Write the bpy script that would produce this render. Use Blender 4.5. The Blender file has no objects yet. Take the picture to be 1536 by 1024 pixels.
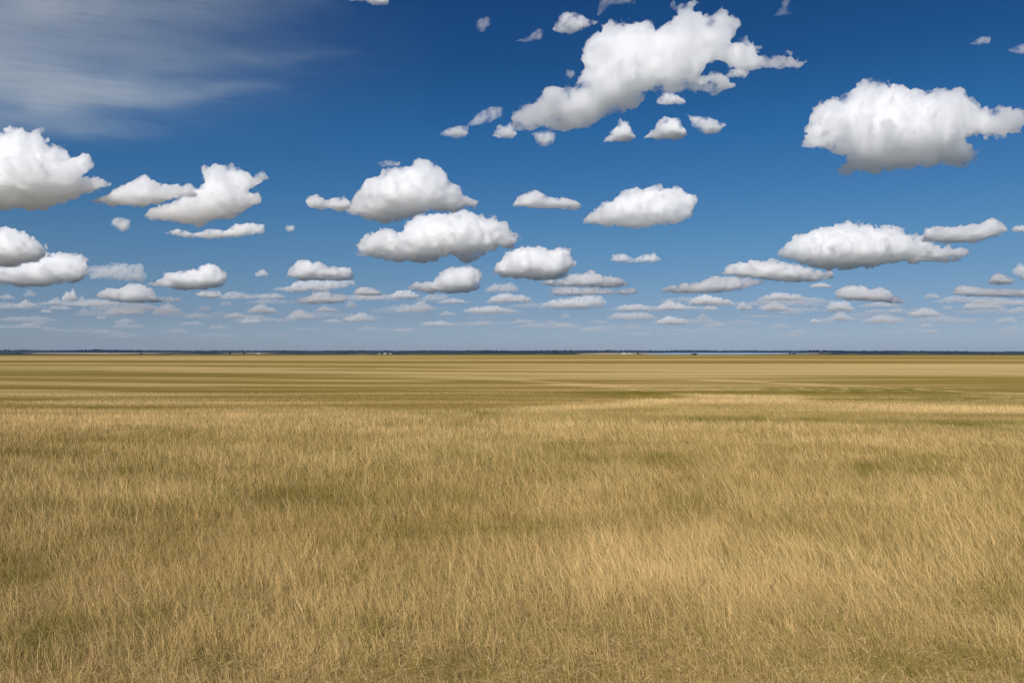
import bpy, math, random
import numpy as np
from mathutils import Vector, Matrix

SC = bpy.context.scene
COL = SC.collection
F = 1536 * 28.0 / 36.0            # focal length in photo pixels
PITCH = math.atan((527.5 - 512) / F)
CAMH = 1.9

# ------------------------------------------------------------------ helpers
def link(o):
    COL.objects.link(o)
    return o

def tag(o, label=None, cat=None, group=None, kind=None):
    if label: o['label'] = label
    if cat: o['category'] = cat
    if group: o['group'] = group
    if kind: o['kind'] = kind
    return o

def ray(px, py):
    """world direction (y component 1) of a photo pixel, seen from the camera"""
    x = (px - 768) / F; u = (512 - py) / F
    c, s = math.cos(PITCH), math.sin(PITCH)
    d = (x, c - u * s, s + u * c)
    return Vector((d[0] / d[1], 1.0, d[2] / d[1]))

def mesh_np(name, verts, faces, k, mat=None, smooth=False):
    """mesh from a (n,3) array and an (m,k) index array"""
    me = bpy.data.meshes.new(name)
    n, m = len(verts), len(faces)
    me.vertices.add(n)
    me.vertices.foreach_set('co', np.ascontiguousarray(verts, dtype=np.float32).ravel())
    me.loops.add(m * k)
    me.loops.foreach_set('vertex_index', np.ascontiguousarray(faces, dtype=np.int32).ravel())
    me.polygons.add(m)
    me.polygons.foreach_set('loop_start', np.arange(0, m * k, k, dtype=np.int32))
    me.polygons.foreach_set('use_smooth', np.full(m, smooth, dtype=bool))
    me.update(calc_edges=True)
    if mat: me.materials.append(mat)
    return me

# ------------------------------------------------------------------ noise
_rng = np.random.RandomState(7)
_P = np.tile(_rng.permutation(256), 4).astype(np.int32)
_G = _rng.normal(size=(256, 3)).astype(np.float32)
_G /= np.linalg.norm(_G, axis=1, keepdims=True)

def perlin(x, y, z):
    """gradient noise about -1..1 on arrays"""
    xi = np.floor(x).astype(np.int32); yi = np.floor(y).astype(np.int32); zi = np.floor(z).astype(np.int32)
    xf = (x - xi).astype(np.float32); yf = (y - yi).astype(np.float32); zf = (z - zi).astype(np.float32)
    xi &= 255; yi &= 255; zi &= 255
    u = xf * xf * xf * (xf * (xf * 6 - 15) + 10)
    v = yf * yf * yf * (yf * (yf * 6 - 15) + 10)
    w = zf * zf * zf * (zf * (zf * 6 - 15) + 10)
    def g(i, j, k):
        h = _P[_P[_P[xi + i] + yi + j] + zi + k]
        gr = _G[h]
        return gr[..., 0] * (xf - i) + gr[..., 1] * (yf - j) + gr[..., 2] * (zf - k)
    def lerp(a, b, t): return a + t * (b - a)
    return 1.6 * lerp(lerp(lerp(g(0,0,0), g(1,0,0), u), lerp(g(0,1,0), g(1,1,0), u), v),
                      lerp(lerp(g(0,0,1), g(1,0,1), u), lerp(g(0,1,1), g(1,1,1), u), v), w)

def fbm(x, y, z, octv, gain=.5, lac=2.03):
    r = 0; a = 1.0; t = 0
    for i in range(octv):
        r = r + a * perlin(x + 17.3 * i, y + 5.1 * i, z + 9.7 * i); t += a
        x, y, z = x * lac, y * lac, z * lac; a *= gain
    return r / t

def worley(x, y, z):
    """distance to the nearest feature point"""
    xi = np.floor(x).astype(np.int32); yi = np.floor(y).astype(np.int32); zi = np.floor(z).astype(np.int32)
    best = np.full(x.shape, 9.0, dtype=np.float32)
    for i in (-1, 0, 1):
        for j in (-1, 0, 1):
            for k in (-1, 0, 1):
                h = _P[_P[_P[(xi + i) & 255] + ((yi + j) & 255)] + ((zi + k) & 255)]
                gr = _G[h] * .45 + .5
                d = (xi + i + gr[..., 0] - x) ** 2 + (yi + j + gr[..., 1] - y) ** 2 + (zi + k + gr[..., 2] - z) ** 2
                np.minimum(best, d, out=best)
    return np.sqrt(best)

# ------------------------------------------------------------------ surface nets
def surface_nets(V):
    """V > 0 inside. returns vertices in grid units and quads"""
    s = V > 0
    nx, ny, nz = V.shape
    cnt = np.zeros((nx-1, ny-1, nz-1), dtype=np.int8)
    for i in (0, 1):
        for j in (0, 1):
            for k in (0, 1):
                cnt += s[i:nx-1+i, j:ny-1+j, k:nz-1+k]
    act = np.argwhere((cnt > 0) & (cnt < 8))
    idx = np.full(cnt.shape, -1, dtype=np.int32)
    idx[act[:, 0], act[:, 1], act[:, 2]] = np.arange(len(act))
    acc = np.zeros((len(act), 3), dtype=np.float32); num = np.zeros(len(act), dtype=np.float32)
    corners = [(i, j, k) for i in (0, 1) for j in (0, 1) for k in (0, 1)]
    for a in corners:
        for ax in range(3):
            if a[ax]: continue
            b = list(a); b[ax] = 1
            va = V[act[:, 0]+a[0], act[:, 1]+a[1], act[:, 2]+a[2]]
            vb = V[act[:, 0]+b[0], act[:, 1]+b[1], act[:, 2]+b[2]]
            c = (va > 0) != (vb > 0)
            t = np.where(c, va / np.where(c, va - vb, 1), 0)
            p = np.array(a, dtype=np.float32)[None, :].repeat(len(act), 0)
            p[:, ax] += t
            acc += p * c[:, None]; num += c
    verts = act + acc / num[:, None]
    quads = []
    for ax in range(3):
        o1, o2 = [d for d in range(3) if d != ax]
        a = [slice(1, n-1) for n in V.shape]; b = list(a)
        a[ax] = slice(0, V.shape[ax]-1); b[ax] = slice(1, V.shape[ax])
        sa, sb = s[tuple(a)], s[tuple(b)]
        e = np.argwhere(sa != sb)
        fl = sa[e[:, 0], e[:, 1], e[:, 2]]
        base = e.copy(); base[:, o1] += 1; base[:, o2] += 1
        def at(d1, d2):
            q = base.copy(); q[:, o1] -= d1; q[:, o2] -= d2
            return idx[q[:, 0], q[:, 1], q[:, 2]]
        q = np.stack([at(1, 1), at(0, 1), at(0, 0), at(1, 0)], 1)
        if ax == 1: fl = ~fl
        q[~fl] = q[~fl][:, ::-1]
        quads.append(q)
    return verts, np.concatenate(quads)

# ------------------------------------------------------------------ clouds
def poly_sdf(pts, X, Y):
    """signed distance to a polygon, positive inside"""
    P = np.array(pts, dtype=np.float32); Q = np.roll(P, -1, 0)
    d2 = np.full(X.shape, 1e12, dtype=np.float32); inside = np.zeros(X.shape, dtype=bool)
    for (ax, ay), (bx, by) in zip(P, Q):
        ex, ey = bx - ax, by - ay
        L = ex * ex + ey * ey + 1e-9
        t = np.clip(((X - ax) * ex + (Y - ay) * ey) / L, 0, 1)
        d2 = np.minimum(d2, (X - ax - t * ex) ** 2 + (Y - ay - t * ey) ** 2)
        if ay != by:
            c = ((ay > Y) != (by > Y)) & (X < (bx - ax) * (Y - ay) / (by - ay) + ax)
            inside ^= c
    d = np.sqrt(d2)
    return np.where(inside, d, -d)

BASE = 1250.0       # cloud base above the plain, metres

def cloud_mesh(name, pts, seed, puff=1.0, thick=1.15, lean=1.0, wispy=False, nearer=1.0, ragged=1.0, keep=.06):
    """a cumulus of real depth: the outline sets its width and height, the thickness swells from it,
    the lower part leans away along the flat base, and billow noise breaks the skin"""
    P = np.array(pts, dtype=np.float32)
    x0, x1, y0, y1 = P[:, 0].min(), P[:, 0].max(), P[:, 1].min(), P[:, 1].max()
    W, H = x1 - x0, y1 - y0
    step = max(.5, min(1.7, max(W, H * 1.5) / 46.0))
    cx = (x0 + x1) / 2
    # distance at which the foot of the outline lies on the cloud base level
    foot = y1 - .12 * H
    slope = ray(cx, foot).z
    D = min(BASE / max(slope, .001), 42000.0) * nearer
    m = D / F                                   # metres per pixel there
    pad = 4 * step + .08 * H
    xs = np.arange(x0 - pad, x1 + pad, step, dtype=np.float32)
    ys = np.arange(y0 - pad, y1 + pad, step, dtype=np.float32)
    X, Y = np.meshgrid(xs, ys, indexing='ij')
    rr = max(3.0, min(W, H) * .5)
    wa = .16 * rr * ragged; wl_ = rr * .55
    WX = X + wa * fbm(X / wl_ + seed, Y / wl_, X * 0 + .3, 3); WY = Y + wa * .8 * fbm(X / wl_ + seed, Y / wl_, X * 0 + 7.3, 3)
    S = poly_sdf(pts, WX, WY)
    S = S - .0 * float(S.max()) * (1 - wispy)
    R = float(S.max())
    # soften the medial crease of the distance field so that the body swells as one mass
    prof = np.where(S > 0, R * (1 - (1 - np.clip(S / R, 0, 1)) ** 1.7) * .9, S)
    kb = max(1, int(.16 * R / step))
    Pm = np.clip(prof, 0, None)
    for _ in range(3):                              # round off the creases of the distance field
        for ax in (0, 1):
            Pm = sum(np.roll(Pm, q, ax) for q in range(-kb, kb + 1)) / (2 * kb + 1)
    wgt = np.clip(S / (.45 * R), 0, 1)
    prof = np.where(S > 0, prof * (1 - wgt) + Pm * wgt, prof)
    T = thick * R
    ymid = y0 + .62 * H
    lean_off = lean * np.clip(Y - ymid, 0, None) + .25 * np.clip(ymid - Y, 0, None)
    zmax = T * 1.25 + pad; zmin = -zmax
    lo = float(lean_off.max())
    zs = np.arange(zmin, zmax + lo, step * 1.15, dtype=np.float32)
    Z = zs[None, None, :]
    if wispy:            # a frayed scrap: thins out to nothing at its rim
        base = prof[:, :, None] * .9 - np.abs(Z - lean_off[:, :, None]) / thick
    else:
        base = prof[:, :, None] - R * (np.abs(Z - lean_off[:, :, None]) / (thick * R)) ** 1.3
    amp = .5 * R * puff
    V = base.copy()
    boost = 1 + .8 * np.sqrt(np.clip(prof / R, 0, 1))
    band = np.abs(base) < amp * 1.1 * boost[:, :, None] * (1 + .4 * wispy) + 2 * step
    I = np.argwhere(band)
    gx = xs[I[:, 0]]; gy = ys[I[:, 1]]; gz = zs[I[:, 2]]
    sx = seed * 13.7
    L1 = max(R * .95, 5.0)
    wx = fbm(gx / L1 + sx, gy / L1, gz / L1, 2) * .25 * L1
    qx, qy, qz = gx + wx, gy - wx, gz + wx * .5
    # billows: rounded heads with creases between
    n = (.62 - worley(qx / L1 + sx, qy / L1 * 1.0, qz / L1)) * 1.0
    n2 = (.55 - worley(qx / (L1 * .42) + sx, qy / (L1 * .42), qz / (L1 * .42)))
    n3 = (.55 - worley(qx / (L1 * .19) + sx, qy / (L1 * .19), qz / (L1 * .19)))
    n4 = np.abs(perlin(qx / (L1 * .09) + sx, qy / (L1 * .09), qz / (L1 * .09))) - .25
    low = np.clip((gy - (y0 + .55 * H)) / (.45 * H), 0, 1)      # smoother towards the base
    k = (1 - .55 * low) * np.where(base[I[:, 0], I[:, 1], I[:, 2]] < 0, .6, 1)
    V[I[:, 0], I[:, 1], I[:, 2]] += (amp * k * boost[I[:, 0], I[:, 1]] * (n * .62 + n2 * .66 + n3 * .58 + n4 * .26)).astype(np.float32)
    v, q = surface_nets(V)
    if not len(q): return mesh_np(name, np.zeros((0, 3)), np.zeros((0, 4)), 4), Vector(), m, D
    # drop loose crumbs: label the connected pieces, keep the body and its larger fragments
    lab = np.arange(len(v))
    for _ in range(200):
        mn = lab[q].min(1); new = lab.copy()
        for c_ in range(4): np.minimum.at(new, q[:, c_], mn)
        new = new[new]; new = new[new]
        if (new == lab).all(): break
        lab = new
    cnts = np.bincount(lab, minlength=len(v))
    q = q[cnts[lab[q[:, 0]]] >= cnts.max() * keep]
    used = np.unique(q); remap = np.zeros(len(v), dtype=np.int64); remap[used] = np.arange(len(used))
    v = v[used]; q = remap[q]
    px = xs[0] + v[:, 0] * step; py = ys[0] + v[:, 1] * step; dz = zs[0] + v[:, 2] * step * 1.15
    dist = D + dz * m
    c, s = math.cos(PITCH), math.sin(PITCH)
    u = (512 - py) / F
    # spread around the middle by the photo's angles, kept as a rigid body at its true distance
    org = Vector((ray(cx, foot).x * D, D, CAMH + slope * D))
    dy = c - u * s
    wx_ = (px - 768) / F / dy * dist
    wz = (s + u * c) / dy * dist + CAMH
    co = np.stack([wx_ - org.x, dist - org.y, wz - org.z], 1)
    me = mesh_np(name, co, q, 4)
    return me, org, m, D
# ------------------------------------------------------------------ camera, light, sky
cam = bpy.data.cameras.new('camera'); cam.lens = 28; cam.sensor_width = 36
cam.clip_start = .05; cam.clip_end = 200000
co = link(bpy.data.objects.new('camera', cam))
co.location = (0, 0, CAMH); co.rotation_euler = (math.radians(90) + PITCH, 0, 0); SC.camera = co

EL, AZ = 41, -153                                # sun: high, behind the camera on the left
w = bpy.data.worlds.new('World'); SC.world = w; w.use_nodes = True
nt = w.node_tree; N = nt.nodes; K = nt.links
bg = N['Background']; bg.inputs[1].default_value = .1
sky = N.new('ShaderNodeTexSky'); sky.sky_type = 'NISHITA'; sky.sun_disc = False
sky.sun_elevation = math.radians(EL); sky.sun_rotation = math.radians(AZ)
sky.air_density = 1.0; sky.dust_density = .6; sky.ozone_density = 2.0
tc = N.new('ShaderNodeTexCoord'); sep = N.new('ShaderNodeSeparateXYZ')
K.new(tc.outputs['Generated'], sep.inputs[0])
ramp = N.new('ShaderNodeValToRGB'); cr = ramp.color_ramp
# a polarised, deep blue sky: how much of each colour the filter keeps at each height
SKYMUL = globals().get('SKYMUL_OVERRIDE') or [
 (0.0, (.60, .75, 1.18)), (.0204, (.50, .635, 1.03)), (.0857, (.375, .47, .74)), (.1806, (.307, .448, .649)),
 (.2711, (.26, .448, .633)), (.3681, (.203, .423, .639)), (.5316, (.12, .377, .621)), (.6846, (.081, .291, .52)),
 (.8062, (.071, .264, .502)), (1.0, (.071, .264, .502))]
while len(cr.elements) < len(SKYMUL): cr.elements.new(.5)
for e, (p, c) in zip(cr.elements, SKYMUL):
    e.position = p; e.color = (c[0] / 2, c[1] / 2, c[2] / 2, 1)
mp = N.new('ShaderNodeMapRange'); mp.inputs[1].default_value = 0; mp.inputs[2].default_value = .5
K.new(sep.outputs['Z'], mp.inputs[0]); K.new(mp.outputs[0], ramp.inputs[0])
mx = N.new('ShaderNodeVectorMath'); mx.operation = 'MULTIPLY'
K.new(sky.outputs[0], mx.inputs[0]); K.new(ramp.outputs[0], mx.inputs[1])
m2 = N.new('ShaderNodeVectorMath'); m2.operation = 'SCALE'; m2.inputs['Scale'].default_value = 2
K.new(mx.outputs[0], m2.inputs[0]); K.new(m2.outputs[0], bg.inputs[0])

L = bpy.data.lights.new('sun', 'SUN'); L.energy = 4.9; L.angle = math.radians(.5); L.color = (1, .95, .87)
lo = link(bpy.data.objects.new('sun', L))
sd = Vector((math.sin(math.radians(AZ)) * math.cos(math.radians(EL)), math.cos(math.radians(AZ)) * math.cos(math.radians(EL)), math.sin(math.radians(EL))))
lo.rotation_euler = sd.to_track_quat('Z', 'Y').to_euler()
SC.view_settings.view_transform = 'Standard'; SC.view_settings.look = 'None'
SC.view_settings.exposure = 0; SC.view_settings.gamma = 1; SC.view_settings.use_curve_mapping = False
cy = SC.cycles
cy.max_bounces = 46; cy.volume_bounces = 44; cy.diffuse_bounces = 3; cy.glossy_bounces = 2
cy.transmission_bounces = 3; cy.transparent_max_bounces = 16; cy.volume_step_rate = 1

# ------------------------------------------------------------------ materials
def cloud_mat(name, dens, scale=170, g=.6, col=(.990, .974, .977), lo_=.36, hi=.6, floor=.07):
    m = bpy.data.materials.new(name); m.use_nodes = True; n = m.node_tree; n.nodes.clear()
    o = n.nodes.new('ShaderNodeOutputMaterial'); v = n.nodes.new('ShaderNodeVolumeScatter')
    v.inputs['Anisotropy'].default_value = g; v.inputs[0].default_value = (*col, 1)
    n.links.new(v.outputs[0], o.inputs['Volume'])
    t = n.nodes.new('ShaderNodeTexCoord'); nz = n.nodes.new('ShaderNodeTexNoise')
    nz.inputs['Scale'].default_value = 1 / scale; nz.inputs['Detail'].default_value = 5; nz.inputs['Roughness'].default_value = .68
    mr = n.nodes.new('ShaderNodeMapRange')
    mr.inputs[1].default_value = lo_; mr.inputs[2].default_value = hi
    mr.inputs[3].default_value = dens * floor; mr.inputs[4].default_value = dens
    n.links.new(t.outputs['Object'], nz.inputs['Vector']); n.links.new(nz.outputs[0], mr.inputs[0])
    n.links.new(mr.outputs[0], v.inputs['Density'])
    return m

# ------------------------------------------------------------------ the clouds of the photograph
CR = {'a': (0, 0, 2), 'b': (768, 0, 2), 'c': (0, 220, 2), 'd': (768, 220, 2), 'e': (0, 370, 3.84),
      'f': (380, 370, 3.84), 'g': (760, 370, 3.84), 'h': (1136, 370, 3.84), 'o': (0, 0, 1)}
def tr(k, pts):
    ox, oy, s = CR[k]
    return [(ox + x / s, oy + y / s) for x, y in pts]
def puff(x0, x1, yt, yb, seed, peak=.5):
    """outline of a small cumulus: lumpy dome over a nearly flat foot"""
    r = random.Random(seed); pts = []
    n = 12; ph = r.random() * 6
    for i in range(n + 1):
        t = i / n
        e = (t / peak) * .5 if t < peak else .5 + .5 * (t - peak) / (1 - peak)
        h = math.sin(math.pi * e) ** .75 * (.82 + .18 * math.sin(ph + t * 11) * r.uniform(.5, 1))
        pts.append((x0 + t * (x1 - x0), yb - .18 * (yb - yt) - h * (yb - yt) * .82))
    for i in range(1, 6):
        t = 1 - i / 6
        pts.append((x0 + t * (x1 - x0), yb - (yb - yt) * .07 * r.random()))
    return pts

BIG = [
 ('b', [(0,385),(5,345),(40,320),(95,300),(100,268),(150,262),(175,275),(190,240),(230,195),(222,150),(232,130),(290,90),(360,70),(410,57),(430,75),(480,55),(490,25),(530,15),(560,50),(600,45),(615,28),(650,40),(668,95),(655,140),(690,135),(735,135),(765,178),(800,165),(840,185),(885,178),(850,205),(780,205),(740,205),(700,215),(640,195),(600,190),(575,200),(560,225),(620,225),(670,250),(640,270),(590,285),(520,268),(480,285),(400,265),(385,315),(320,325),(270,360),(230,380),(150,395),(60,390)],
  'largest cumulus cloud, towering high, with a wisp trailing right and a dark grey underside', 1, {}),
 ('b', [(860,428),(890,400),(910,350),(910,330),(960,310),(1010,290),(1030,262),(1085,250),(1120,265),(1140,250),(1180,250),(1220,285),(1280,275),(1340,275),(1370,305),(1400,330),(1450,345),(1480,325),(1510,330),(1528,370),(1520,400),(1470,405),(1430,400),(1360,420),(1385,450),(1400,475),(1340,495),(1240,495),(1180,515),(1080,515),(990,522),(965,505),(1010,480),(1005,455),(950,440),(900,432)],
  'big broad cumulus high by the right edge with a grey belly hanging low', 2, {}),
 ('o', [(-80,240),(-40,205),(0,198),(25,192),(40,200),(55,200),(65,215),(85,220),(100,237),(115,232),(132,233),(137,250),(130,262),(150,272),(160,280),(140,288),(120,295),(95,305),(75,315),(30,317),(0,318),(-60,315),(-100,290)],
  'big cumulus cut off by the left edge of the frame, grey beneath, high up', 3, {}),
 ('c', [(265,165),(310,150),(340,130),(380,110),(415,90),(440,85),(470,110),(510,115),(535,112),(545,140),(520,160),(470,170),(430,180),(380,178),(330,175)],
  'cumulus with a single hump just right of the big one at the left edge', 4, {}),
 ('c', [(425,210),(440,190),(500,165),(545,150),(570,118),(600,128),(620,110),(605,70),(640,52),(690,55),(735,75),(755,98),(795,100),(785,115),(740,130),(780,145),(785,170),(740,185),(720,205),(660,215),(600,235),(540,225),(460,222)],
  'tall lumpy cumulus with a head leaning right above a wide low left shoulder', 5, {}),
 ('c', [(1055,160),(1065,130),(1100,100),(1140,85),(1190,62),(1230,65),(1245,45),(1268,33),(1300,50),(1330,75),(1350,105),(1380,120),(1395,150),(1430,160),(1420,185),(1370,195),(1290,190),(1230,215),(1150,227),(1090,215),(1040,195)],
  'peaked cumulus left of centre rising to one rounded top over a grey base', 6, {}),
 ('c', [(1065,322),(1080,290),(1120,262),(1160,255),(1190,260),(1220,225),(1260,210),(1330,200),(1360,190),(1400,187),(1430,205),(1490,215),(1525,240),(1552,270),(1540,300),(1500,305),(1440,325),(1400,345),(1350,325),(1310,345),(1200,345),(1120,335)],
  'broad cumulus directly below the peaked one, with a low shoulder on its left', 7, {}),
 ('d', [(0,178),(15,150),(50,135),(75,128),(110,150),(150,152),(190,160),(215,180),(190,190),(130,185),(60,185)],
  'small flat cumulus alone in the blue between the peaked cloud and the oval cloud', 8, {}),
 ('d', [(218,228),(240,195),(270,170),(320,150),(345,130),(390,130),(430,115),(470,122),(510,125),(540,150),(557,155),(545,185),(520,220),(450,235),(380,247),(300,240)],
  'compact oval cumulus standing alone right of centre in open blue', 9, {}),
 ('d', [(800,330),(820,295),(860,270),(910,250),(960,240),(1000,225),(1040,235),(1080,240),(1130,245),(1155,245),(1180,265),(1220,270),(1240,290),(1310,300),(1360,315),(1365,330),(1320,340),(1180,345),(1100,355),(1020,368),(940,365),(860,350)],
  'long low cumulus on the right half, widest of the lower sky, tapering to the right', 10, {}),
 ('d', [(630,380),(650,355),(700,345),(780,340),(830,350),(900,365),(960,375),(965,395),(900,405),(800,405),(740,395),(680,390)],
  'flat cumulus tucked under the left end of the long low cloud on the right', 11, {}),
 ('d', [(432,435),(480,415),(560,405),(600,388),(650,390),(720,395),(770,405),(740,415),(680,430),(600,440),(500,440)],
  'thin greyish stepped cloud left of and below the two stacked clouds on the right', 12, {'d': .55}),
 ('d', [(1225,285),(1240,245),(1290,235),(1330,240),(1400,230),(1440,212),(1480,232),(1488,250),(1450,270),(1400,288),(1300,290)],
  'ragged cumulus just above the right tip of the long low cloud', 13, {}),
 ('g', [(-75,150),(-60,120),(-20,70),(0,40),(30,12),(70,15),(110,5),(190,0),(240,15),(265,30),(300,12),(330,10),(370,35),(385,75),(420,105),(370,125),(360,165),(290,185),(180,192),(60,185),(-20,170)],
  'low domed cumulus under the right end of the broad centre cloud, flat dark base', 14, {}),
 ('g', [(165,215),(230,190),(330,185),(370,150),(430,160),(480,132),(515,140),(520,160),(560,170),(640,175),(690,200),(700,225),(620,235),(480,235),(300,230)],
  'thin cloud with a small curl on top, right of the low domed cumulus', 15, {'d': .6}),
 ('g', [(245,262),(260,235),(320,228),(420,235),(490,228),(560,240),(640,245),(740,235),(768,262),(700,278),(560,275),(400,285),(280,280)],
  'long thin bar of cloud under the curl topped one', 16, {'d': .5}),
 ('g', [(205,340),(260,310),(340,300),(430,290),(490,280),(540,290),(575,320),(540,345),(420,355),(300,355)],
  'soft hazy mound of cloud below the long thin bar', 17, {'d': .35}),
 ('o', [(-60,385),(-40,352),(0,345),(15,339),(30,346),(48,355),(62,366),(70,378),(60,392),(30,398),(-10,402),(-60,402)],
  'upper of two overlapping clouds cut off by the left edge lower down', 18, {}),
 ('e', [(-160,200),(-60,140),(0,120),(90,100),(180,90),(240,60),(235,30),(300,45),(385,38),(460,42),(490,70),(508,110),(500,160),(470,195),(380,210),(240,235),(120,230),(0,215),(-120,220)],
  'lower of two overlapping clouds by the left edge, with a rounded white right end', 19, {}),
 ('e', [(510,150),(530,115),(600,110),(680,100),(740,110),(790,103),(820,125),(838,170),(820,200),(700,190),(600,180),(530,180)],
  'grey translucent cloud trailing right from the pair at the left edge', 20, {'d': .22}),
 ('e', [(855,215),(920,180),(950,155),(1020,150),(1100,140),(1160,112),(1225,98),(1270,120),(1305,155),(1308,195),(1270,235),(1180,245),(1060,250),(940,235)],
  'cumulus with a high right end and a grey streak across its middle, left third', 21, {}),
 ('e', [(1115,268),(1160,255),(1220,252),(1270,258),(1278,285),(1220,298),(1150,292)],
  'small flat bar just under the cloud with a grey streak', 22, {'d': .5}),
 ('e', [(548,270),(610,245),(700,235),(745,215),(790,210),(840,225),(890,250),(900,285),(960,290),(1050,295),(1040,315),(900,322),(760,325),(640,310),(580,295)],
  'low mound with a pointed top below and left of the grey streaked cloud', 23, {'d': .5}),
 ('f', [(195,165),(200,140),(240,100),(265,78),(300,75),(350,95),(375,80),(400,105),(450,112),(520,120),(560,118),(580,160),(570,190),(480,195),(380,192),(260,192)],
  'upper and brightest tier of the stack of clouds left of centre near the skyline', 24, {}),
 ('f', [(125,248),(140,232),(220,228),(240,205),(340,195),(420,200),(560,195),(570,220),(500,235),(440,252),(340,255),(220,262)],
  'middle grey tier of the stack of clouds left of centre', 25, {'d': .4}),
 ('f', [(238,325),(270,290),(330,285),(340,258),(430,252),(460,275),(540,275),(545,300),(520,325),(400,330),(300,332)],
  'lowest tier of the stack of clouds left of centre, white over a blue grey foot', 26, {'d': .5}),
 ('f', [(575,275),(590,240),(630,228),(700,238),(750,270),(740,282),(650,284)],
  'small neat oval cloud right of the lowest tier of the left centre stack', 27, {'d': .6}),
 ('f', [(890,240),(940,200),(980,212),(1040,190),(1090,150),(1140,122),(1200,120),(1260,110),(1300,140),(1322,170),(1300,200),(1298,245),(1240,262),(1120,265),(980,262)],
  'cumulus with steep right face and small shaded hollow, left of the low domed one', 28, {}),
 ('f', [(770,290),(830,255),(900,255),(955,280),(940,298),(840,300)],
  'thin small cloud at the left foot of the one with the shaded hollow', 29, {'d': .35}),
 ('h', [(440,290),(445,260),(510,225),(590,217),(640,240),(655,250),(710,233),(750,250),(800,285),(850,318),(800,325),(640,315),(520,310)],
  'double humped cumulus low on the right sloping down to its right', 30, {'d': .7}),
 ('h', [(1120,270),(1140,235),(1180,215),(1250,230),(1330,240),(1430,240),(1500,245),(1600,250),(1600,290),(1480,292),(1350,288),(1200,285)],
  'low elongated cloud running out of the frame at the right edge', 31, {'d': .7}),
 ('h', [(1325,210),(1350,165),(1390,142),(1430,165),(1480,185),(1470,210),(1400,222)],
  'small peak of cloud on top of the elongated one at the right edge', 32, {'d': .6}),
 ('h', [(1470,150),(1490,115),(1520,105),(1580,120),(1620,160),(1600,200),(1530,195)],
  'pale puff cut by the right edge beside the small peak', 33, {'d': .35}),
 ('f', [(1130,-1240+1190),(1134,-70),(1140,-60)], None, 0, {}),
 ('c', [(917,165),(925,148),(950,143),(978,158),(1000,152),(1030,150),(1052,165),(1050,190),(1020,197),(990,185),(960,190),(930,182)],
  'pair of joined little puffs off the left side of the peaked cumulus', 35, {'d': .7}),
 ('c', [(500,258),(540,246),(585,258),(630,246),(680,250),(700,235),(750,232),(785,238),(783,258),(720,268),(640,274),(560,270)],
  'thin chain of three flat puffs under the tall lumpy cloud', 36, {'d': .6}),
 ('b', [(275,420),(310,385),(325,365),(345,370),(370,410),(350,422)],
  'tiny cone of cloud, leftmost of three in a row under the largest cloud', 37, {'d': 1.0, 'n': .72}),
 ('b', [(400,410),(430,385),(455,355),(500,365),(525,405),(500,415),(440,415)],
  'triangular little cumulus, middle of three in a row under the largest cloud', 38, {'d': 1.0, 'n': .72}),
 ('b', [(530,350),(590,355),(635,375),(620,395),(580,400),(540,375)],
  'frayed wispy puff, rightmost of three in a row under the largest cloud', 39, {'d': .45, 'n': .72}),
 ('b', [(60,402),(90,396),(130,400),(125,425),(95,438),(70,425)],
  'small puff hanging under the left foot of the largest cloud', 40, {'d': .35, 'n': .72}),
 ('a', [(1320,395),(1360,378),(1400,375),(1425,350),(1465,330),(1500,332),(1500,355),(1450,372),(1410,380),(1400,405),(1370,408)],
  'frayed diagonal scrap of cloud left of the foot of the largest cloud', 41, {'d': .4}),
 ('b', [(125,85),(150,45),(190,42),(225,60),(258,68),(215,85),(180,98),(150,95)],
  'wispy scrap near the top edge left of the largest cloud', 42, {'d': .4}),
 ('b', [(8,122),(50,108),(80,88),(95,92),(85,118),(45,124)],
  'faint streak of cloud below and left of the wispy scrap at the top edge', 43, {'d': .12}),
 ('b', [(255,45),(265,0),(300,-25),(370,-20),(365,10),(300,14),(275,35)],
  'ragged wisp touching the top edge just left of the largest cloud', 44, {'d': .14}),
 ('b', [(782,45),(805,22),(815,-8),(835,5),(825,25),(842,38)],
  'tiny wisp under the top edge right of the largest cloud', 45, {'d': .1}),
 ('b', [(1372,130),(1410,112),(1436,112),(1432,130),(1400,134)],
  'faint speck of cloud high on the right above the big broad cumulus', 46, {'d': .12}),
 ('b', [(1490,150),(1520,136),(1570,130),(1580,160),(1520,160)],
  'small faint wisp cut by the right edge near the top corner', 47, {'d': .15}),
 ('a', [(1425,80),(1435,60),(1465,52),(1470,72),(1450,95),(1435,92)],
  'tiny faint tuft high in the middle of the deep blue', 48, {'d': .1}),
 ('a', [(1050,2),(1080,-20),(1150,-22),(1165,0),(1160,14),(1120,14),(1095,4)],
  'bright scrap of cloud cut by the top edge at the end of the veil', 49, {'d': .35}),
 ('a', [(1128,488),(1160,482),(1200,486),(1198,498),(1150,500)],
  'thin pale fleck just above the left shoulder of the peaked cumulus', 50, {'d': .09}),
 ('c', [(335,235),(340,218),(365,215),(390,222),(388,245),(365,253)],
  'small round puff below the single humped cloud on the left', 51, {'d': .35}),
 ('c', [(854,246),(862,236),(885,238),(882,252),(864,254)],
  'tiny round fleck alone between the tall lumpy cloud and the broad centre cloud', 52, {'d': .25}),
 ('b', [(160,225),(165,212),(185,212),(190,228),(172,236)],
  'tiny fleck beside the left flank of the largest cloud', 53, {'d': .12}),
 ('d', [(300,340),(305,325),(340,322),(365,335),(390,325),(425,322),(444,340),(420,347),(370,347),(320,346)],
  'thin two part cloudlet under the compact oval cumulus', 54, {'d': .3}),
 ('d', [(1500,255),(1505,240),(1530,236),(1550,245),(1545,256)],
  'small puff at the right edge beside the ragged cumulus', 55, {'d': .4}),
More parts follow.
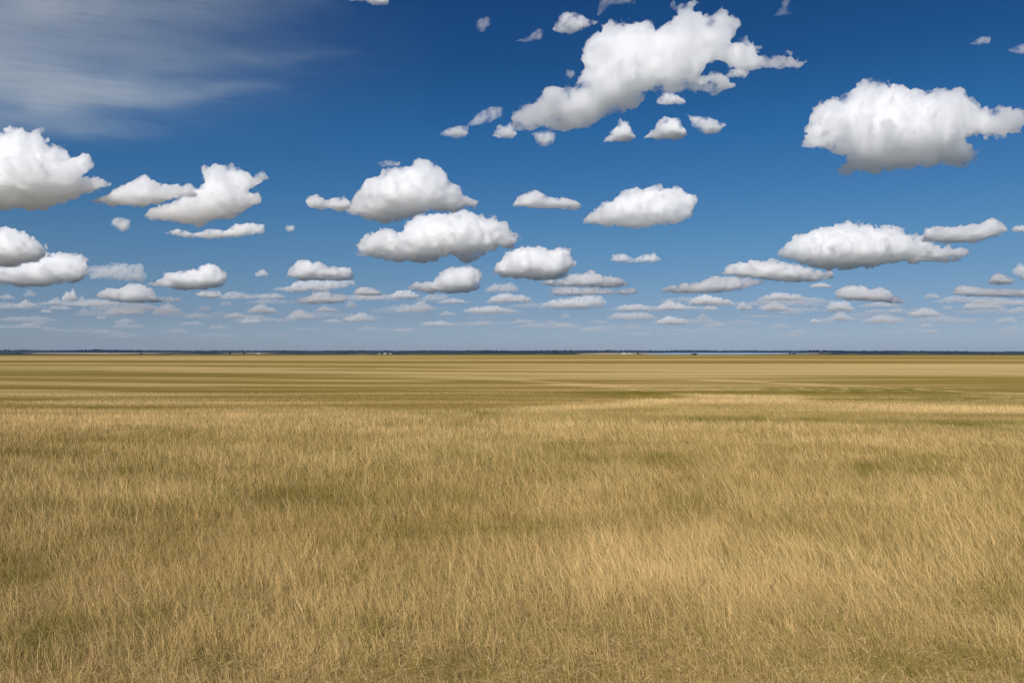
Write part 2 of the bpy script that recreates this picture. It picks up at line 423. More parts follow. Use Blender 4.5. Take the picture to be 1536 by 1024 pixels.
 ('a', [(118,398),(116,384),(128,380),(136,388),(130,400)],
  'tiny fleck on top of the big cloud at the left edge', 56, {'d': .12}),
]
BIG = [b for b in BIG if b[2]]
# small ones near the skyline: crop, x0, x1, top, foot, density, label
SMALL = [
 ('o',740,774,184,206,.35,'torn scrap at the very tip of the lower left tail of the largest cloud'),
 ('o',670,702,187,203,.2,'faint shred left of the diagonal scrap beside the largest cloud'),
 ('o',250,294,274,297,.45,'torn scrap bridging the single humped cloud and the tall lumpy one'),
 ('o',380,404,256,270,.25,'tiny shred off the right side of the tall lumpy cloud'),
 ('o',1090,1122,100,116,.3,'shred under the trailing wisp of the largest cloud'),
 ('o',984,1026,138,156,.4,'torn shred under the belly of the largest cloud'),
 ('o',1203,1238,206,221,.3,'shred at the left tip of the big broad cumulus high by the right edge'),
 ('f',10,88,128,170,.35,'small round puff left of the stack of clouds left of centre'),
 ('f',20,195,262,298,.2,'thin pale sliver at the left foot of the middle tier of the left centre stack'),
 ('f',525,600,305,350,.2,'small dim puff touching the right of the lowest tier of the left centre stack'),
 ('f',350,490,342,374,.25,'thin sliver right under the lowest tier of the left centre stack'),
 ('f',-40,140,328,384,.3,'low cloud with a bright left knob, left of the stack near the skyline'),
 ('f',180,360,362,418,.22,'dim low mound below the left centre stack, with a trailing right end'),
 ('f',520,715,380,430,.25,'double layered flat cloud low between the stack and the hollowed cloud'),
 ('f',402,520,412,438,.13,'small pale fleck joined to the left of the double layered flat cloud'),
 ('f',815,1040,310,380,.25,'dim grey mound below the cloud with the shaded hollow'),
 ('f',1050,1250,296,328,.3,'thin bar just below the cloud with the shaded hollow'),
 ('f',1060,1175,370,398,.15,'pale fleck right of the dim grey mound near the skyline'),
 ('f',1210,1520,335,384,.35,'bright flat bar, lowest under the left end of the low domed cumulus'),
 ('f',1335,1610,265,322,.45,'flat cloud directly under the dark base of the low domed cumulus'),
 ('f',1330,1530,200,262,.22,'dim grey sliver at the lower left of the low domed cumulus'),
 ('f',955,1180,425,458,.2,'pale streak low near the skyline under the dim grey mound'),
 ('f',860,940,462,488,.08,'very faint fleck lowest under the pale streak near the skyline'),
 ('f',1285,1375,420,442,.08,'very faint flat fleck below the bright flat bar'),
 ('g',20,170,412,442,.1,'faint fleck near the skyline left below the soft hazy mound'),
 ('g',300,375,382,412,.1,'faint fleck close under the soft hazy mound'),
 ('g',230,295,420,446,.08,'faint fleck lowest under the soft hazy mound'),
 ('g',470,590,418,444,.1,'faint flat fleck low beneath the long streaky cloud'),
 ('g',635,840,325,370,.35,'flat mound of cloud below the stepped greyish cloud'),
 ('g',855,1040,306,368,.32,'flat two part cloud between the mound and the thick bar under the stepped cloud'),
 ('g',1020,1305,278,335,.5,'thick bright bar with a long right taper under the stepped greyish cloud'),
 ('g',1130,1222,340,366,.25,'small bright sliver close under the thick tapered bar'),
 ('g',580,890,372,420,.22,'wide dim layer of cloud beneath the flat mound'),
 ('g',845,1060,400,448,.35,'bright low cloud with a fine ridge beneath the two part cloud'),
 ('g',1095,1170,384,414,.14,'faint puff below the small bright sliver'),
 ('g',1320,1412,315,364,.3,'small roundish puff right of the thick tapered bar'),
 ('g',1130,1280,428,464,.12,'faint flat cloud near the skyline below the roundish puff'),
 ('g',685,735,438,462,.07,'very faint dot near the skyline beneath the wide dim layer'),
 ('h',0,292,262,308,.4,'flat cloud with a brighter right end under the foot of the long low cumulus'),
 ('h',300,435,205,236,.35,'small bar just under the right end of the tucked flat cumulus'),
 ('h',5,195,316,370,.4,'bright low cloud with a sloping right side under the flat one'),
 ('h',130,275,350,388,.1,'dim tail running right from the sloping low cloud'),
 ('h',305,350,338,362,.08,'faint dot left of the small cloud under the double humped cumulus'),
 ('h',398,560,305,370,.4,'bright left cloud in the cluster under the double humped cumulus'),
 ('h',400,565,375,428,.25,'pointed dim cloud at the bottom left of the cluster under the double hump'),
 ('h',580,850,315,350,.2,'dim wide layer close under the double humped cumulus'),
 ('h',600,880,352,384,.16,'thin dim streak beneath the wide layer under the double hump'),
 ('h',860,1075,350,404,.35,'two part cloud at the right end of the cluster under the double hump'),
 ('h',605,838,393,438,.28,'long low cloud lowest in the cluster under the double hump'),
 ('h',302,370,412,438,.3,'tiny bright sliver low and left of the double humped cluster'),
 ('h',60,190,440,470,.08,'very faint smear near the skyline far under the sloping low cloud'),
 ('h',925,1020,442,464,.14,'faint sliver near the skyline right of the double humped cluster'),
 ('h',960,1052,472,494,.12,'faint sliver lowest near the skyline at the right'),
 ('h',1030,1105,416,434,.1,'faint dash just above the slivers at the right'),
 ('h',1060,1128,332,362,.14,'faint small puff left of the streaks by the right edge'),
 ('h',960,1055,262,298,.14,'faint small puff alone right of the double humped cumulus'),
 ('h',1170,1420,312,360,.3,'tapering streak below the elongated cloud at the right edge'),
 ('h',1320,1620,298,338,.22,'dim band between the elongated cloud and the tapering streak'),
 ('h',1420,1640,345,378,.14,'dim streak at the right edge beneath the dim band'),
 ('h',1365,1515,400,440,.15,'faint cloud lowest by the right edge'),
 ('e',-20,95,270,302,.1,'faint puff under the dark base of the left edge pair'),
 ('e',130,210,245,285,.1,'faint puff right of another under the base of the left edge pair'),
 ('e',355,445,240,312,.35,'small upright puff like a knob, under the right end of the left edge pair'),
 ('e',450,496,280,318,.15,'tiny puff touching the right of the knob shaped one'),
 ('e',95,210,306,346,.2,'thin pale cloud sloping up rightward near the left edge'),
 ('e',270,375,292,330,.16,'thin dim cloud left below the knob shaped puff'),
 ('e',235,305,356,380,.16,'small pale dash below the thin dim cloud on the left'),
 ('e',280,420,335,362,.12,'dim streak under the knob shaped puff'),
 ('e',420,640,318,346,.12,'dim long streak left of the pointed mound foot'),
 ('e',465,505,348,374,.12,'small pale fleck left of the wide streaks beneath the pointed mound'),
 ('e',590,850,340,392,.26,'wide flat bright streak beneath the pointed mound'),
 ('e',880,1052,328,386,.24,'layered flat streak to the right of the wide bright one'),
 ('e',555,620,392,416,.1,'faint fleck below the wide flat bright streak'),
 ('e',650,790,410,440,.1,'faint rounded fleck lowest under the wide flat bright streak'),
 ('e',1025,1175,428,450,.1,'faint flat fleck near the skyline left of centre left'),
 ('e',1055,1225,378,412,.12,'faint fleck joined to the left of the thin bright streak'),
 ('e',1275,1440,380,412,.28,'thin bright streak left of the knobbed low cloud'),
 ('e',1375,1505,410,440,.18,'pale streak right below the thin bright streak'),
 ('e',1135,1225,332,370,.08,'very faint puff below the small flat bar on the left'),
 ('e',1270,1345,308,338,.1,'faint fleck right below the small flat bar on the left'),
 ('e',150,300,426,446,.08,'faint dash near the skyline low at the left'),
 ('e',500,740,476,502,.07,'faint long dash lowest at the left near the skyline'),
]
CAT = 'cloud'
mats = {}
def mat_for(d, H, wispy):
    """density class; far clouds are thinned so the pale sky behind stands in for haze"""
    k = round(math.log(d) * 4) / 4
    s = 0 if H < 130 else 1 if H < 350 else 2 if H < 800 else 3
    if (k, s, wispy) not in mats:
        mats[(k, s, wispy)] = cloud_mat('cloud_vapour', math.exp(k), scale=(45, 75, 110, 150)[s], g=.0 if wispy else .5,
                                 lo_=.38 if wispy else .41, hi=.68 if wispy else .585, floor=.0)
    return mats[(k, s, wispy)]
def place_cloud(pts, label, seed, d, small, nearer=1.0, group=None, thin=False):
    wispy = d < (.55 if small else .5) or thin
    if wispy:
        P = np.array(pts); c = P.mean(0); pts = [tuple(c + (p - c) * np.array([1.08, 1.22])) for p in P]
    me, org, m, D = cloud_mesh('cumulus_cloud', pts, seed, ragged=2.6 if small else 1.3, puff=2.0 if small else 1.5 if D_far(pts) else 1.1, thick=2.0 if small else 1.25,
                               lean=1.2, wispy=wispy, nearer=nearer, keep=.9 if group else .3 if small else .06)
    if len(me.polygons) == 0:
        print('EMPTY cloud', label); return
    P = np.array(pts); H = (P[:, 1].max() - P[:, 1].min()) * m
    if wispy:                      # see-through: set how much of the light behind it stops
        tau = (5.5 if small else 8.5) * d
        dens = tau / (H * .45)
    else:
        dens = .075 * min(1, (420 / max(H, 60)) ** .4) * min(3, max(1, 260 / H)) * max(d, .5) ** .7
        dens *= math.exp(-max(0, D - 12000) / 20000)  # haze imitated by thinning the vapour with distance
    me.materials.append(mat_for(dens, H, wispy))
    o = link(bpy.data.objects.new('cumulus_cloud', me)); o.location = org
    tag(o, label, CAT, group or 'small far clouds in rows above the skyline' if small else 'cumulus clouds over the plain')
def D_far(pts):
    return max(p[1] for p in pts) > 380
if not globals().get('NO_CLOUDS'):
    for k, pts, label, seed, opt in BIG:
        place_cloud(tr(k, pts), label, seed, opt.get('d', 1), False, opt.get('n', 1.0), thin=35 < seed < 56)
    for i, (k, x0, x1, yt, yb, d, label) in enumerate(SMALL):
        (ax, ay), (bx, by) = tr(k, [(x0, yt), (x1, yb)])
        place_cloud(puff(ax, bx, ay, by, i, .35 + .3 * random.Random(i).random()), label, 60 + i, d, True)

# ------------------------------------------------------------------ the thin veil high on the left
def seg(px, py, ax, ay, bx, by, w0, w1):
    ex, ey = bx - ax, by - ay
    q = ((px - ax) * ex + (py - ay) * ey) / (ex * ex + ey * ey); t = np.clip(q, 0, 1)
    d = np.hypot(px - ax - t * ex, py - ay - t * ey); w_ = w0 + (w1 - w0) * t
    return np.exp(-(d / w_) ** 2) * np.clip((1.03 - q) / .45, 0, 1)
def veil():
    ALT = 7000.0
    nx, ny = 400, 210
    PX, PY = np.meshgrid(np.linspace(-330, 720, nx), np.linspace(-160, 250, ny), indexing='ij')
    wob = fbm(PX / 160, PY / 60, PX * 0 + 3, 3) * 14
    y = PY + wob
    t = (.36 * np.exp(-((PX + 60) / 350) ** 2 - ((y - 70) / 95) ** 2)
         +   .34 * seg(PX, y, -160, 92, 290, 156, 34, 17)
         + .20 * seg(PX, y, 60, 150, 440, 126, 24, 5)
         + .10 * seg(PX, y, 200, 95, 540, 82, 26, 6)
         + .24 * seg(PX, y, 0, 20, 520, -20, 55, 30)
         + .14 * seg(PX, y, -80, 172, 260, 200, 26, 10)
         + .36 * np.exp(-((PX - 80) / 60) ** 2 - ((y - 2) / 18) ** 2)
         + .28 * np.exp(-((PX - 148) / 14) ** 2 - ((y - 12) / 8) ** 2))
    st = fbm(PX / 150, (PY - PX * .12) / 22, PX * 0 + 8, 5, .5)
    edge = (np.clip((PX + 320) / 130, 0, 1) * np.clip((700 - PX) / 80, 0, 1)
            * np.clip((PY + 150) / 60, 0, 1) * np.clip((240 - PY) / 40, 0, 1))
    fib = fbm(PX / 85 + 5, (PY - PX * .10) / 6.5, PX * 0 + 18, 4, .6)
    t = t * np.clip(1 + .5 * st + .45 * fib, .1, 2) * edge
    th = 420 * t + .02
    c, s = math.cos(PITCH), math.sin(PITCH)
    u = (512 - PY) / F; dy = c - u * s
    Dd = (ALT - CAMH) / ((s + u * c) / dy)
    Xw = (PX - 768) / F / dy * Dd
    top = np.stack([Xw, Dd, ALT + th / 2], -1).reshape(-1, 3); bot = np.stack([Xw, Dd, ALT - th / 2], -1).reshape(-1, 3)
    org = top.mean(0)
    idx = np.arange(nx * ny).reshape(nx, ny)
    f = np.stack([idx[:-1, :-1], idx[1:, :-1], idx[1:, 1:], idx[:-1, 1:]], -1).reshape(-1, 4)
    n = nx * ny
    ring = np.concatenate([idx[:, 0], idx[-1, 1:], idx[-2::-1, -1], idx[0, -2:0:-1]])
    r2 = np.roll(ring, -1)
    side = np.stack([ring, r2, r2 + n, ring + n], -1)
    me = mesh_np('cirrus_veil', np.concatenate([top, bot]) - org, np.concatenate([f, f[:, ::-1] + n, side[:, ::-1]]), 4)
    m = bpy.data.materials.new('ice_veil'); m.use_nodes = True; q = m.node_tree; q.nodes.clear()
    o = q.nodes.new('ShaderNodeOutputMaterial'); v = q.nodes.new('ShaderNodeVolumeScatter')
    v.inputs['Density'].default_value = .0012; v.inputs['Anisotropy'].default_value = -.15
    v.inputs[0].default_value = (.80, .91, 1, 1)
    q.links.new(v.outputs[0], o.inputs['Volume']); me.materials.append(m)
    ob = link(bpy.data.objects.new('cirrus_cloud', me)); ob.location = org
    tag(ob, 'thin white veil of streaked high cloud in the upper left corner', CAT)
def far_layers():
    """pale broken rows of cloud stacked up in the distance, too many and alike to tell apart"""
    r = random.Random(21)
    for i in range(84):
        foot = 448 + 60 * (r.random() ** .8)
        w_ = r.uniform(40, 150) * (1.0 if foot < 485 else .8); h_ = r.uniform(5, 13) * (1.15 - (foot - 448) / 100)
        x0 = (i * 0.618034 % 1) * 1640 - 60
        place_cloud(puff(x0, x0 + w_, foot - h_, foot, 200 + i, r.uniform(.2, .8)),
                    'faint pale streak of cloud in the broken rows just above the skyline', 200 + i,
                    r.uniform(.07, .16) * (1.25 - (foot - 448) / 80), True, group='faint rows of cloud above the skyline')
if not globals().get('NO_CLOUDS'):
    far_layers(); veil()
# ------------------------------------------------------------------ the plain
PC, PS = math.cos(PITCH), math.sin(PITCH)
def to_px(X, Y, Z=0.0):
    """where a point of the ground stands in the photograph (used once, to lay its real patches out on the plain)"""
    h = Z - CAMH
    zc = Y * PC + h * PS; yc = h * PC - Y * PS
    zc = np.maximum(zc, .05)
    return 768 + F * X / zc, 512 - F * yc / zc

def height(X, Y):
    d = np.hypot(X, Y)
    h = .10 * fbm(X / 19, Y / 8, X * 0 + 1.5, 3) * np.clip(d / 12, .3, 1) * np.clip(1 - (d - 18) / 25, .12, 1)
    h = h + .035 * fbm(X / 120, Y / 38, X * 0 + 4.5, 3) * np.clip((d - 20) / 60, 0, 1) * np.clip((440 - d) / 200, 0, 1)
    e = np.clip((d - 470) / 2200, 0, 1); e = e * e * (3 - 2 * e)
    return h * np.clip((480 - d) / 100, 0, 1) - 14 * e

LIGHT = [(950,850,170,34,.5),(1250,845,190,42,.5),(820,890,120,26,.3),(430,885,130,40,.2),(110,745,120,16,.35),(600,692,250,14,.35),
         (575,775,30,12,.4),(1380,745,110,16,.3),(260,640,420,10,.5),(720,655,260,7,.3),(1300,665,300,7,.25),(1120,760,90,14,.15),
         (1100,870,120,30,.3),(520,1000,260,26,-.05),(130,990,120,20,.12),(440,855,60,16,.2),(1480,820,80,50,.25),(900,640,180,7,.3),
         (300,700,200,12,.2),(1130,640,60,5,.2)]
GREEN = [(480,758,130,16,.8),(720,800,130,13,.8),(60,683,90,6,.8),(315,715,28,8,.8),(1370,702,70,12,.6),(1300,712,24,10,.8),
         (1100,632,150,4,.6),(1460,637,110,6,.6),(1200,795,70,14,.5),(150,945,70,26,.55),(235,930,30,22,.6),(700,1012,120,16,.6),
         (1400,1000,130,30,.6),(40,880,60,22,.6),(880,960,70,16,.5),(1102,850,18,12,.7),(830,862,18,8,.6),(560,950,30,12,.7),
         (1260,950,110,16,.35),(1500,900,60,40,.45),(330,1010,60,12,.5),(520,960,60,12,.4),(860,690,230,10,.35),(1190,680,120,6,.3),
         (160,770,70,14,.3),(940,590,80,5,.55),(1300,585,240,6,.6),(1440,598,180,5,.5),(1030,752,60,10,.3),(860,722,60,5,.6),
         (700,622,220,3,.4),(140,665,70,4,.5),(230,800,100,12,.2),(1040,905,60,12,.25),(60,960,40,30,.5),(340,990,50,20,.3)]
LINES = [  # lighter wheel-worn and mown lines curving through the field: points, width, gain
 ([(180,553),(400,556),(600,561),(740,567),(850,575),(960,584),(1060,594),(1180,598)], 3.0, .45),
 ([(1180,598),(1060,600),(960,606),(860,613),(760,620),(600,624),(300,627),(-100,628)], 4.5, .5),
 ([(860,561),(1000,567),(1120,572),(1300,580),(1450,588),(1600,592)], 1.5, .5),
 ([(-100,541),(200,544),(420,547),(700,553),(900,557)], 1.3, -.7),
 ([(-100,546),(220,548),(420,550),(560,553)], 1.2, -.5),
 ([(-100,622),(150,622),(420,620),(560,618),(700,616)], 2.2, -.8),
 ([(700,573),(900,580),(1000,587),(1100,588)], 2.5, -.35),
 ([(900,604),(1200,606),(1600,603)], 1.3, -.5),
 ([(-100,575),(200,578),(500,582),(700,590)], 2.5, -.25),
 ([(1000,617),(1300,616),(1600,620)], 1.6, .35),
]
def tone(X, Y):
    """how bleached (light) and how green the sward is at each point of the ground"""
    px, py = to_px(X, Y)
    a = X * 0.0; g = X * 0.0
    for cx, cy_, rx, ry, k in LIGHT:
        a = a + 1.7 * k * np.exp(-((px - cx) / rx) ** 2 - ((py - cy_) / ry) ** 2)
    for cx, cy_, rx, ry, k in GREEN:
        g = g + 1.35 * k * np.exp(-((px - cx) / rx) ** 2 - ((py - cy_) / ry) ** 2)
    g = g * np.clip(.75 + 1.5 * fbm(X / .8, Y / .7, X * 0 + 120, 3), .1, 1.6)
    for pts, w_, k in LINES:
        d = X * 0 + 1e9
        for (ax, ay), (bx, by) in zip(pts[:-1], pts[1:]):
            ex, ey = bx - ax, by - ay
            t = np.clip(((px - ax) * ex + (py - ay) * ey) / (ex * ex + ey * ey), 0, 1)
            d = np.minimum(d, np.hypot((px - ax - t * ex) * .15, py - ay - t * ey))
        a = a + (3.2 if k > 0 else 1.2) * k * np.exp(-(d / w_) ** 2) * np.clip(.8 + .9 * fbm(X / 14, Y / 30, X * 0 + 160, 2), .2, 1.4)
    D = np.hypot(X, Y)
    # patches of every size, drawn out sideways further off where the drilled rows run across the view
    far = np.clip((D - 17) / 14, 0, 1)
    n1 = fbm(X / 3.1, Y / 2.3, X * 0 + 20, 4, .6)
    n2 = fbm(X / 9 + 4, Y / 5, X * 0 + 31, 4, .6)
    # drilled rows and mown strips: bands of many widths, each dropped once too fine to be seen that far away
    fine = D * D / (F * CAMH)
    st = X * 0; sg = X * 0
    wav = 1.4; k = 0
    Yw = Y + np.clip((D - 20) / 60, 0, 1) * (9 * fbm(X / 60, Y / 90, X * 0 + 140, 2) + .035 * np.clip(D, 0, 400) * fbm(X / 110, Y / 250, X * 0 + 150, 2) * 4)
    while wav < 700:
        wgt = np.clip((wav / (fine + .02) - .8) / .9, 0, 1) * np.clip(4.5 * (fine + .02) / wav, .07, 1)
        lx_ = wav * 7
        st = st + wgt * perlin(X / lx_ + 3.7 * k, Yw / wav + .05 * X / wav + 11.1 * k, X * 0 + 5.93 * k)
        if k % 2: sg = sg + wgt * perlin(X / lx_ * .7 + 9.7 * k, Yw / wav + 31.1 * k, X * 0 + 5.3 * k)
        wav *= 1.55; k += 1
    a = a + (1 - far) * (.70 * n1 + .40 * n2 + .45 * fbm(X / .75, Y / .65, X * 0 + 170, 2)) + far * 1.3 * st
    g = g + (1 - far) * .95 * (fbm(X / 1.7, Y / 1.4, X * 0 + 71, 4, .6) * .8 + n2 * .5 + .18) + far * .35 * np.clip(sg, 0, 2) + .10
    return a, g

STRAW = np.array([.93, .69, .34]); TAN = np.array([.585, .41, .135]); OLIVE = np.array([.26, .22, .045]); BROWN = np.array([.20, .135, .055])
def sward_colour(a, g, r=None):
    """base colour from tone; r is a random number per blade"""
    a = np.clip(.42 + a * .75 + (0 if r is None else (r - .5) * .7), 0, 1)[..., None]
    g = np.clip(g * 1.25 - .05 + (0 if r is None else (r - .5) * .35), 0, 1)[..., None]
    c = TAN * .82 * (1 - a) + STRAW * a
    return c * (1 - g) + OLIVE * g

FARK = np.array([.385, .374, .335])
# rows a fixed share apart, fine in front of the camera and coarse around and behind
dist = [.4]
while dist[-1] < 15500:
    d0 = dist[-1]
    dist.append(d0 + max(.02, min(d0 * d0 / (F * CAMH) * .5, d0 * .035)))
dist = np.array(dist)
ang = np.radians(np.concatenate([np.linspace(-180, -48, 34)[:-1], np.linspace(-48, 48, 420), np.linspace(48, 180, 34)[1:]]))
DD, AA = np.meshgrid(dist, ang, indexing='ij')
GX, GY = DD * np.sin(AA), DD * np.cos(AA)
GZ = height(GX, GY)
a_, g_ = tone(GX, GY)
gc = sward_colour(a_, g_)
near = np.clip((27 - DD) / 18, 0, 1)[..., None]          # under the standing grass lies dull thatch and soil
thatch = BROWN * (1 + .5 * fbm(GX / .5, GY / .5, GX * 0, 3))[..., None]
gc = gc * (1 - near) * FARK + thatch * near
pale = np.clip((fbm(GX / 260, GY / 420, GX * 0 + 77, 4, .7) - .22) / .12, 0, 1)[..., None]
# beyond the rim: dark scrub and woodland floor, pale dry flats
v = np.clip((DD - 700) / 500, 0, 1)[..., None]
scrub = np.array([.020, .032, .034]) * (1 + .4 * fbm(GX / 900, GY / 300, GX * 0 + 9, 3))[..., None]
scrub = scrub * (1 - pale) + np.array([.36, .28, .17]) * pale
gc = gc * (1 - v) + scrub * v
nr, nc = DD.shape
idx = np.arange(nr * nc).reshape(nr, nc)
quads = np.stack([idx[:-1, :-1], idx[:-1, 1:], idx[1:, 1:], idx[1:, :-1]], -1).reshape(-1, 4)[:, ::-1]
me = mesh_np('ground', np.stack([GX, GY, GZ], -1).reshape(-1, 3), quads, 4, smooth=True)
at = me.color_attributes.new('tone', 'FLOAT_COLOR', 'POINT')
at.data.foreach_set('color', np.concatenate([np.clip(gc, 0, 1), np.ones((nr, nc, 1))], -1).astype(np.float32).ravel())
def attr_mat(name, transl=0.0, rough=.8, noise=0.0, bump=0.0):
    m = bpy.data.materials.new(name); m.use_nodes = True; n = m.node_tree; n.nodes.clear()
    o = n.nodes.new('ShaderNodeOutputMaterial'); ca = n.nodes.new('ShaderNodeAttribute'); ca.attribute_name = 'tone'
    colr = ca.outputs['Color']
    if noise:
        t = n.nodes.new('ShaderNodeTexCoord'); nz = n.nodes.new('ShaderNodeTexNoise')
        mpg = n.nodes.new('ShaderNodeMapping'); mpg.inputs['Scale'].default_value = (.35, 1, 1)
        nz.inputs['Scale'].default_value = 9; nz.inputs['Detail'].default_value = 8; nz.inputs['Roughness'].default_value = .75
        mr = n.nodes.new('ShaderNodeMapRange'); mr.inputs[1].default_value = .25; mr.inputs[2].default_value = .75
        mr.inputs[3].default_value = 1 - noise; mr.inputs[4].default_value = 1 + noise
        sc = n.nodes.new('ShaderNodeVectorMath'); sc.operation = 'SCALE'
        n.links.new(t.outputs['Object'], mpg.inputs[0]); n.links.new(mpg.outputs[0], nz.inputs['Vector']); n.links.new(nz.outputs[0], mr.inputs[0])
        n.links.new(colr, sc.inputs[0]); n.links.new(mr.outputs[0], sc.inputs['Scale']); colr = sc.outputs[0]
    d = n.nodes.new('ShaderNodeBsdfDiffuse'); d.inputs['Roughness'].default_value = rough
    n.links.new(colr, d.inputs['Color']); out = d.outputs[0]
    if transl:
        tl = n.nodes.new('ShaderNodeBsdfTranslucent'); n.links.new(colr, tl.inputs['Color'])
        mx_ = n.nodes.new('ShaderNodeMixShader'); mx_.inputs[0].default_value = transl
        n.links.new(out, mx_.inputs[1]); n.links.new(tl.outputs[0], mx_.inputs[2]); out = mx_.outputs[0]
    n.links.new(out, o.inputs['Surface'])
    return m
me.materials.append(attr_mat('prairie_soil', noise=.35))
tag(link(bpy.data.objects.new('ground', me)), kind='structure')

# ------------------------------------------------------------------ the grass
rg = np.random.RandomState(3)
def grass():
    roots = []
    half = math.radians(40)
    edges = [(2.5, 8, 4), (8, 14, 3), (14, 22, 2), (22, 50, 1)]
    rho = lambda d: 6300 * (d / 4.5) ** -1.25 * np.where(d > 20, (d / 20) ** -.7, 1)
    groups = []
    for d0, d1, segs in edges:                       # thinning out evenly with distance, a little wider than the view
        q = np.linspace(d0, d1, 200); pdf = rho(q) * q; cdf = np.cumsum(pdf); n = int(2 * half * pdf.mean() * (d1 - d0))
        d = np.interp(rg.rand(n), cdf / cdf[-1], q); t = rg.uniform(-half, half, n)
        groups.append((d * np.sin(t), d * np.cos(t), .0011 + .00029 * d,
                       (.155 + .035 * np.clip((d - 5) / 5, 0, 1)) * np.clip(1.25 - d / 40, .08, 1), segs, 'stand'))
    n = 34000; d = np.sqrt(rg.uniform(6, 56, n)); t = rg.uniform(-half, half, n)
    groups.append((d * np.sin(t), d * np.cos(t), np.full(n, .0026), np.full(n, .15), 3, 'lie'))
    V = []; Q = []; T = []; C = []; off = 0
    for X, Y, W_, H_, segs, kind in groups:
        n = len(X)
        D = np.hypot(X, Y)
        if kind == 'stand' and segs > 1:          # draw roots together into tussocks
            cs = .16 + .004 * D
            gx = np.round(X / cs + perlin(X * 3, Y * 3, X * 0) * .5) * cs; gy = np.round(Y / cs) * cs
            h1 = np.sin(gx * 127.1 + gy * 311.7) * 43758.5; h1 -= np.floor(h1)
            h2 = np.sin(gx * 269.5 + gy * 183.3) * 43758.5; h2 -= np.floor(h2)
            cx_ = gx + (h1 - .5) * cs * .9; cy_ = gy + (h2 - .5) * cs * .9
            k = rg.uniform(0, .75, n) * (rg.rand(n) < .7)
            ox, oy = (X - cx_) * (1 - k), (Y - cy_) * (1 - k)
            X, Y = cx_ + ox, cy_ + oy
            clump = .6 + .75 * h1; ca = (h1 - .5) * 1.0; cg = (h2 - .5) * 1.3
        else:
            ox = oy = np.zeros(n); cs = np.ones(n); clump = np.ones(n); ca = cg = np.zeros(n)
        if kind == 'stand':                            # thin and bare places between the tussocks
            keep = rg.rand(n) < np.clip(.78 + .9 * fbm(X / .55, Y / .45, X * 0 + 55, 3), .28, 1)
            X, Y, W_, H_, clump, ox, oy = X[keep], Y[keep], W_[keep], H_[keep], clump[keep], ox[keep], oy[keep]; cs = cs[keep]; ca = ca[keep]; cg = cg[keep]; n = len(X)
        a, g = tone(X, Y)
        a = a + ca; g = g + cg
        r = rg.rand(n)
        tall = np.clip(.95 + .40 * a + .5 * fbm(X / .9, Y / .7, X * 0 + 90, 3) - .30 * np.clip(g, 0, 1), .3, 1.7)
        D = np.hypot(X, Y)
        nearf = np.clip((D - 2.6) / 3.0, .45, 1)                     # trampled and short close by
        hgt = H_ * tall * clump * nearf * rg.uniform(.45, 1.25, n)
        hgt = hgt * np.where(rg.rand(n) < .04, 1.5, 1)
        under = rg.rand(n) < .30                                     # a green, shorter undergrowth
        hgt = np.where(under, hgt * .62, hgt)
        z0 = height(X, Y)
        # wind: leans to the left in long sweeps, more so on the right side
        wl = .17 + .20 * fbm(X / 5, Y / 4, X * 0 + 12, 2) + .010 * np.clip(X, -6, 12)
        lx = -wl + rg.normal(0, .21, n) + ox / cs * .7
        ly = .05 + rg.normal(0, .25, n) + oy / cs * .7
        if kind == 'lie':
            th = rg.uniform(0, 2 * math.pi, n)
            lx, ly = np.cos(th) * 1.2, np.sin(th) * 1.2
            hgt = H_ * rg.uniform(.5, 1.3, n); z0 = z0 + rg.uniform(.004, .05, n)
        bend = rg.uniform(.5, 1.6, n)
        phi = rg.uniform(0, math.pi, n)
        phi = np.where(rg.rand(n) < .5, phi, rg.normal(0, .6, n))
        dx, dy = np.cos(phi), np.sin(phi)
        wid = W_ * rg.uniform(.6, 1.4, n) * np.where(under, 1.25, 1)
        kink = rg.normal(0, .09, n); kink2 = rg.normal(0, .09, n)
        rows = []
        for i in range(segs + 1):
            t = i / segs
            s_ = t ** (1.0) * (.55 + .45 * t ** bend)
            up = t if kind != 'lie' else .10 * math.sin(3.1 * t)
            w_ = wid * (1 - .85 * t) * (.9 if i else 1)
            x = X + hgt * (lx * s_ + kink * math.sin(t * 5)); y = Y + hgt * (ly * s_ + kink2 * math.sin(t * 4))
            z = z0 + hgt * up * (1 - .12 * np.abs(lx) * t) - (.01 if i == 0 and kind != 'lie' else 0)
            if i < segs:
                rows.append((x - dx * w_ / 2, y - dy * w_ / 2, z)); rows.append((x + dx * w_ / 2, y + dy * w_ / 2, z))
            else:
                rows.append((x, y, z))
        k = len(rows)
        P = np.stack([np.stack(rw, -1) for rw in rows], 1)          # n,k,3
        V.append(P.reshape(-1, 3))
        base = off + np.arange(n) * k
        for i in range(segs - 1):
            b = base + 2 * i
            T.append(np.stack([b, b + 1, b + 3], -1)); T.append(np.stack([b, b + 3, b + 2], -1))
        b = base + 2 * (segs - 1)
        T.append(np.stack([b, b + 1, b + 2], -1))
        col = sward_colour(a, np.where(under, g + .42, g - .05), r)
        if kind == 'lie': col = (STRAW * .8)[None] * rg.uniform(.6, 1.15, n)[:, None]
        col = col * (.72 + .5 * rg.rand(n))[:, None]
        brown = (rg.rand(n) < .10)[:, None]
        col = np.where(brown, col * np.array([.72, .62, .6]), col)
        C.append(np.repeat(np.clip(col, 0, 1), k, 0))
        off += n * k
    V = np.concatenate(V); T = np.concatenate(T); C = np.concatenate(C)
    me = mesh_np('grass', V, T, 3)
    at = me.color_attributes.new('tone', 'FLOAT_COLOR', 'POINT')
    at.data.foreach_set('color', np.concatenate([C, np.ones((len(C), 1))], -1).astype(np.float32).ravel())
    me.materials.append(attr_mat('dry_grass', transl=.28))
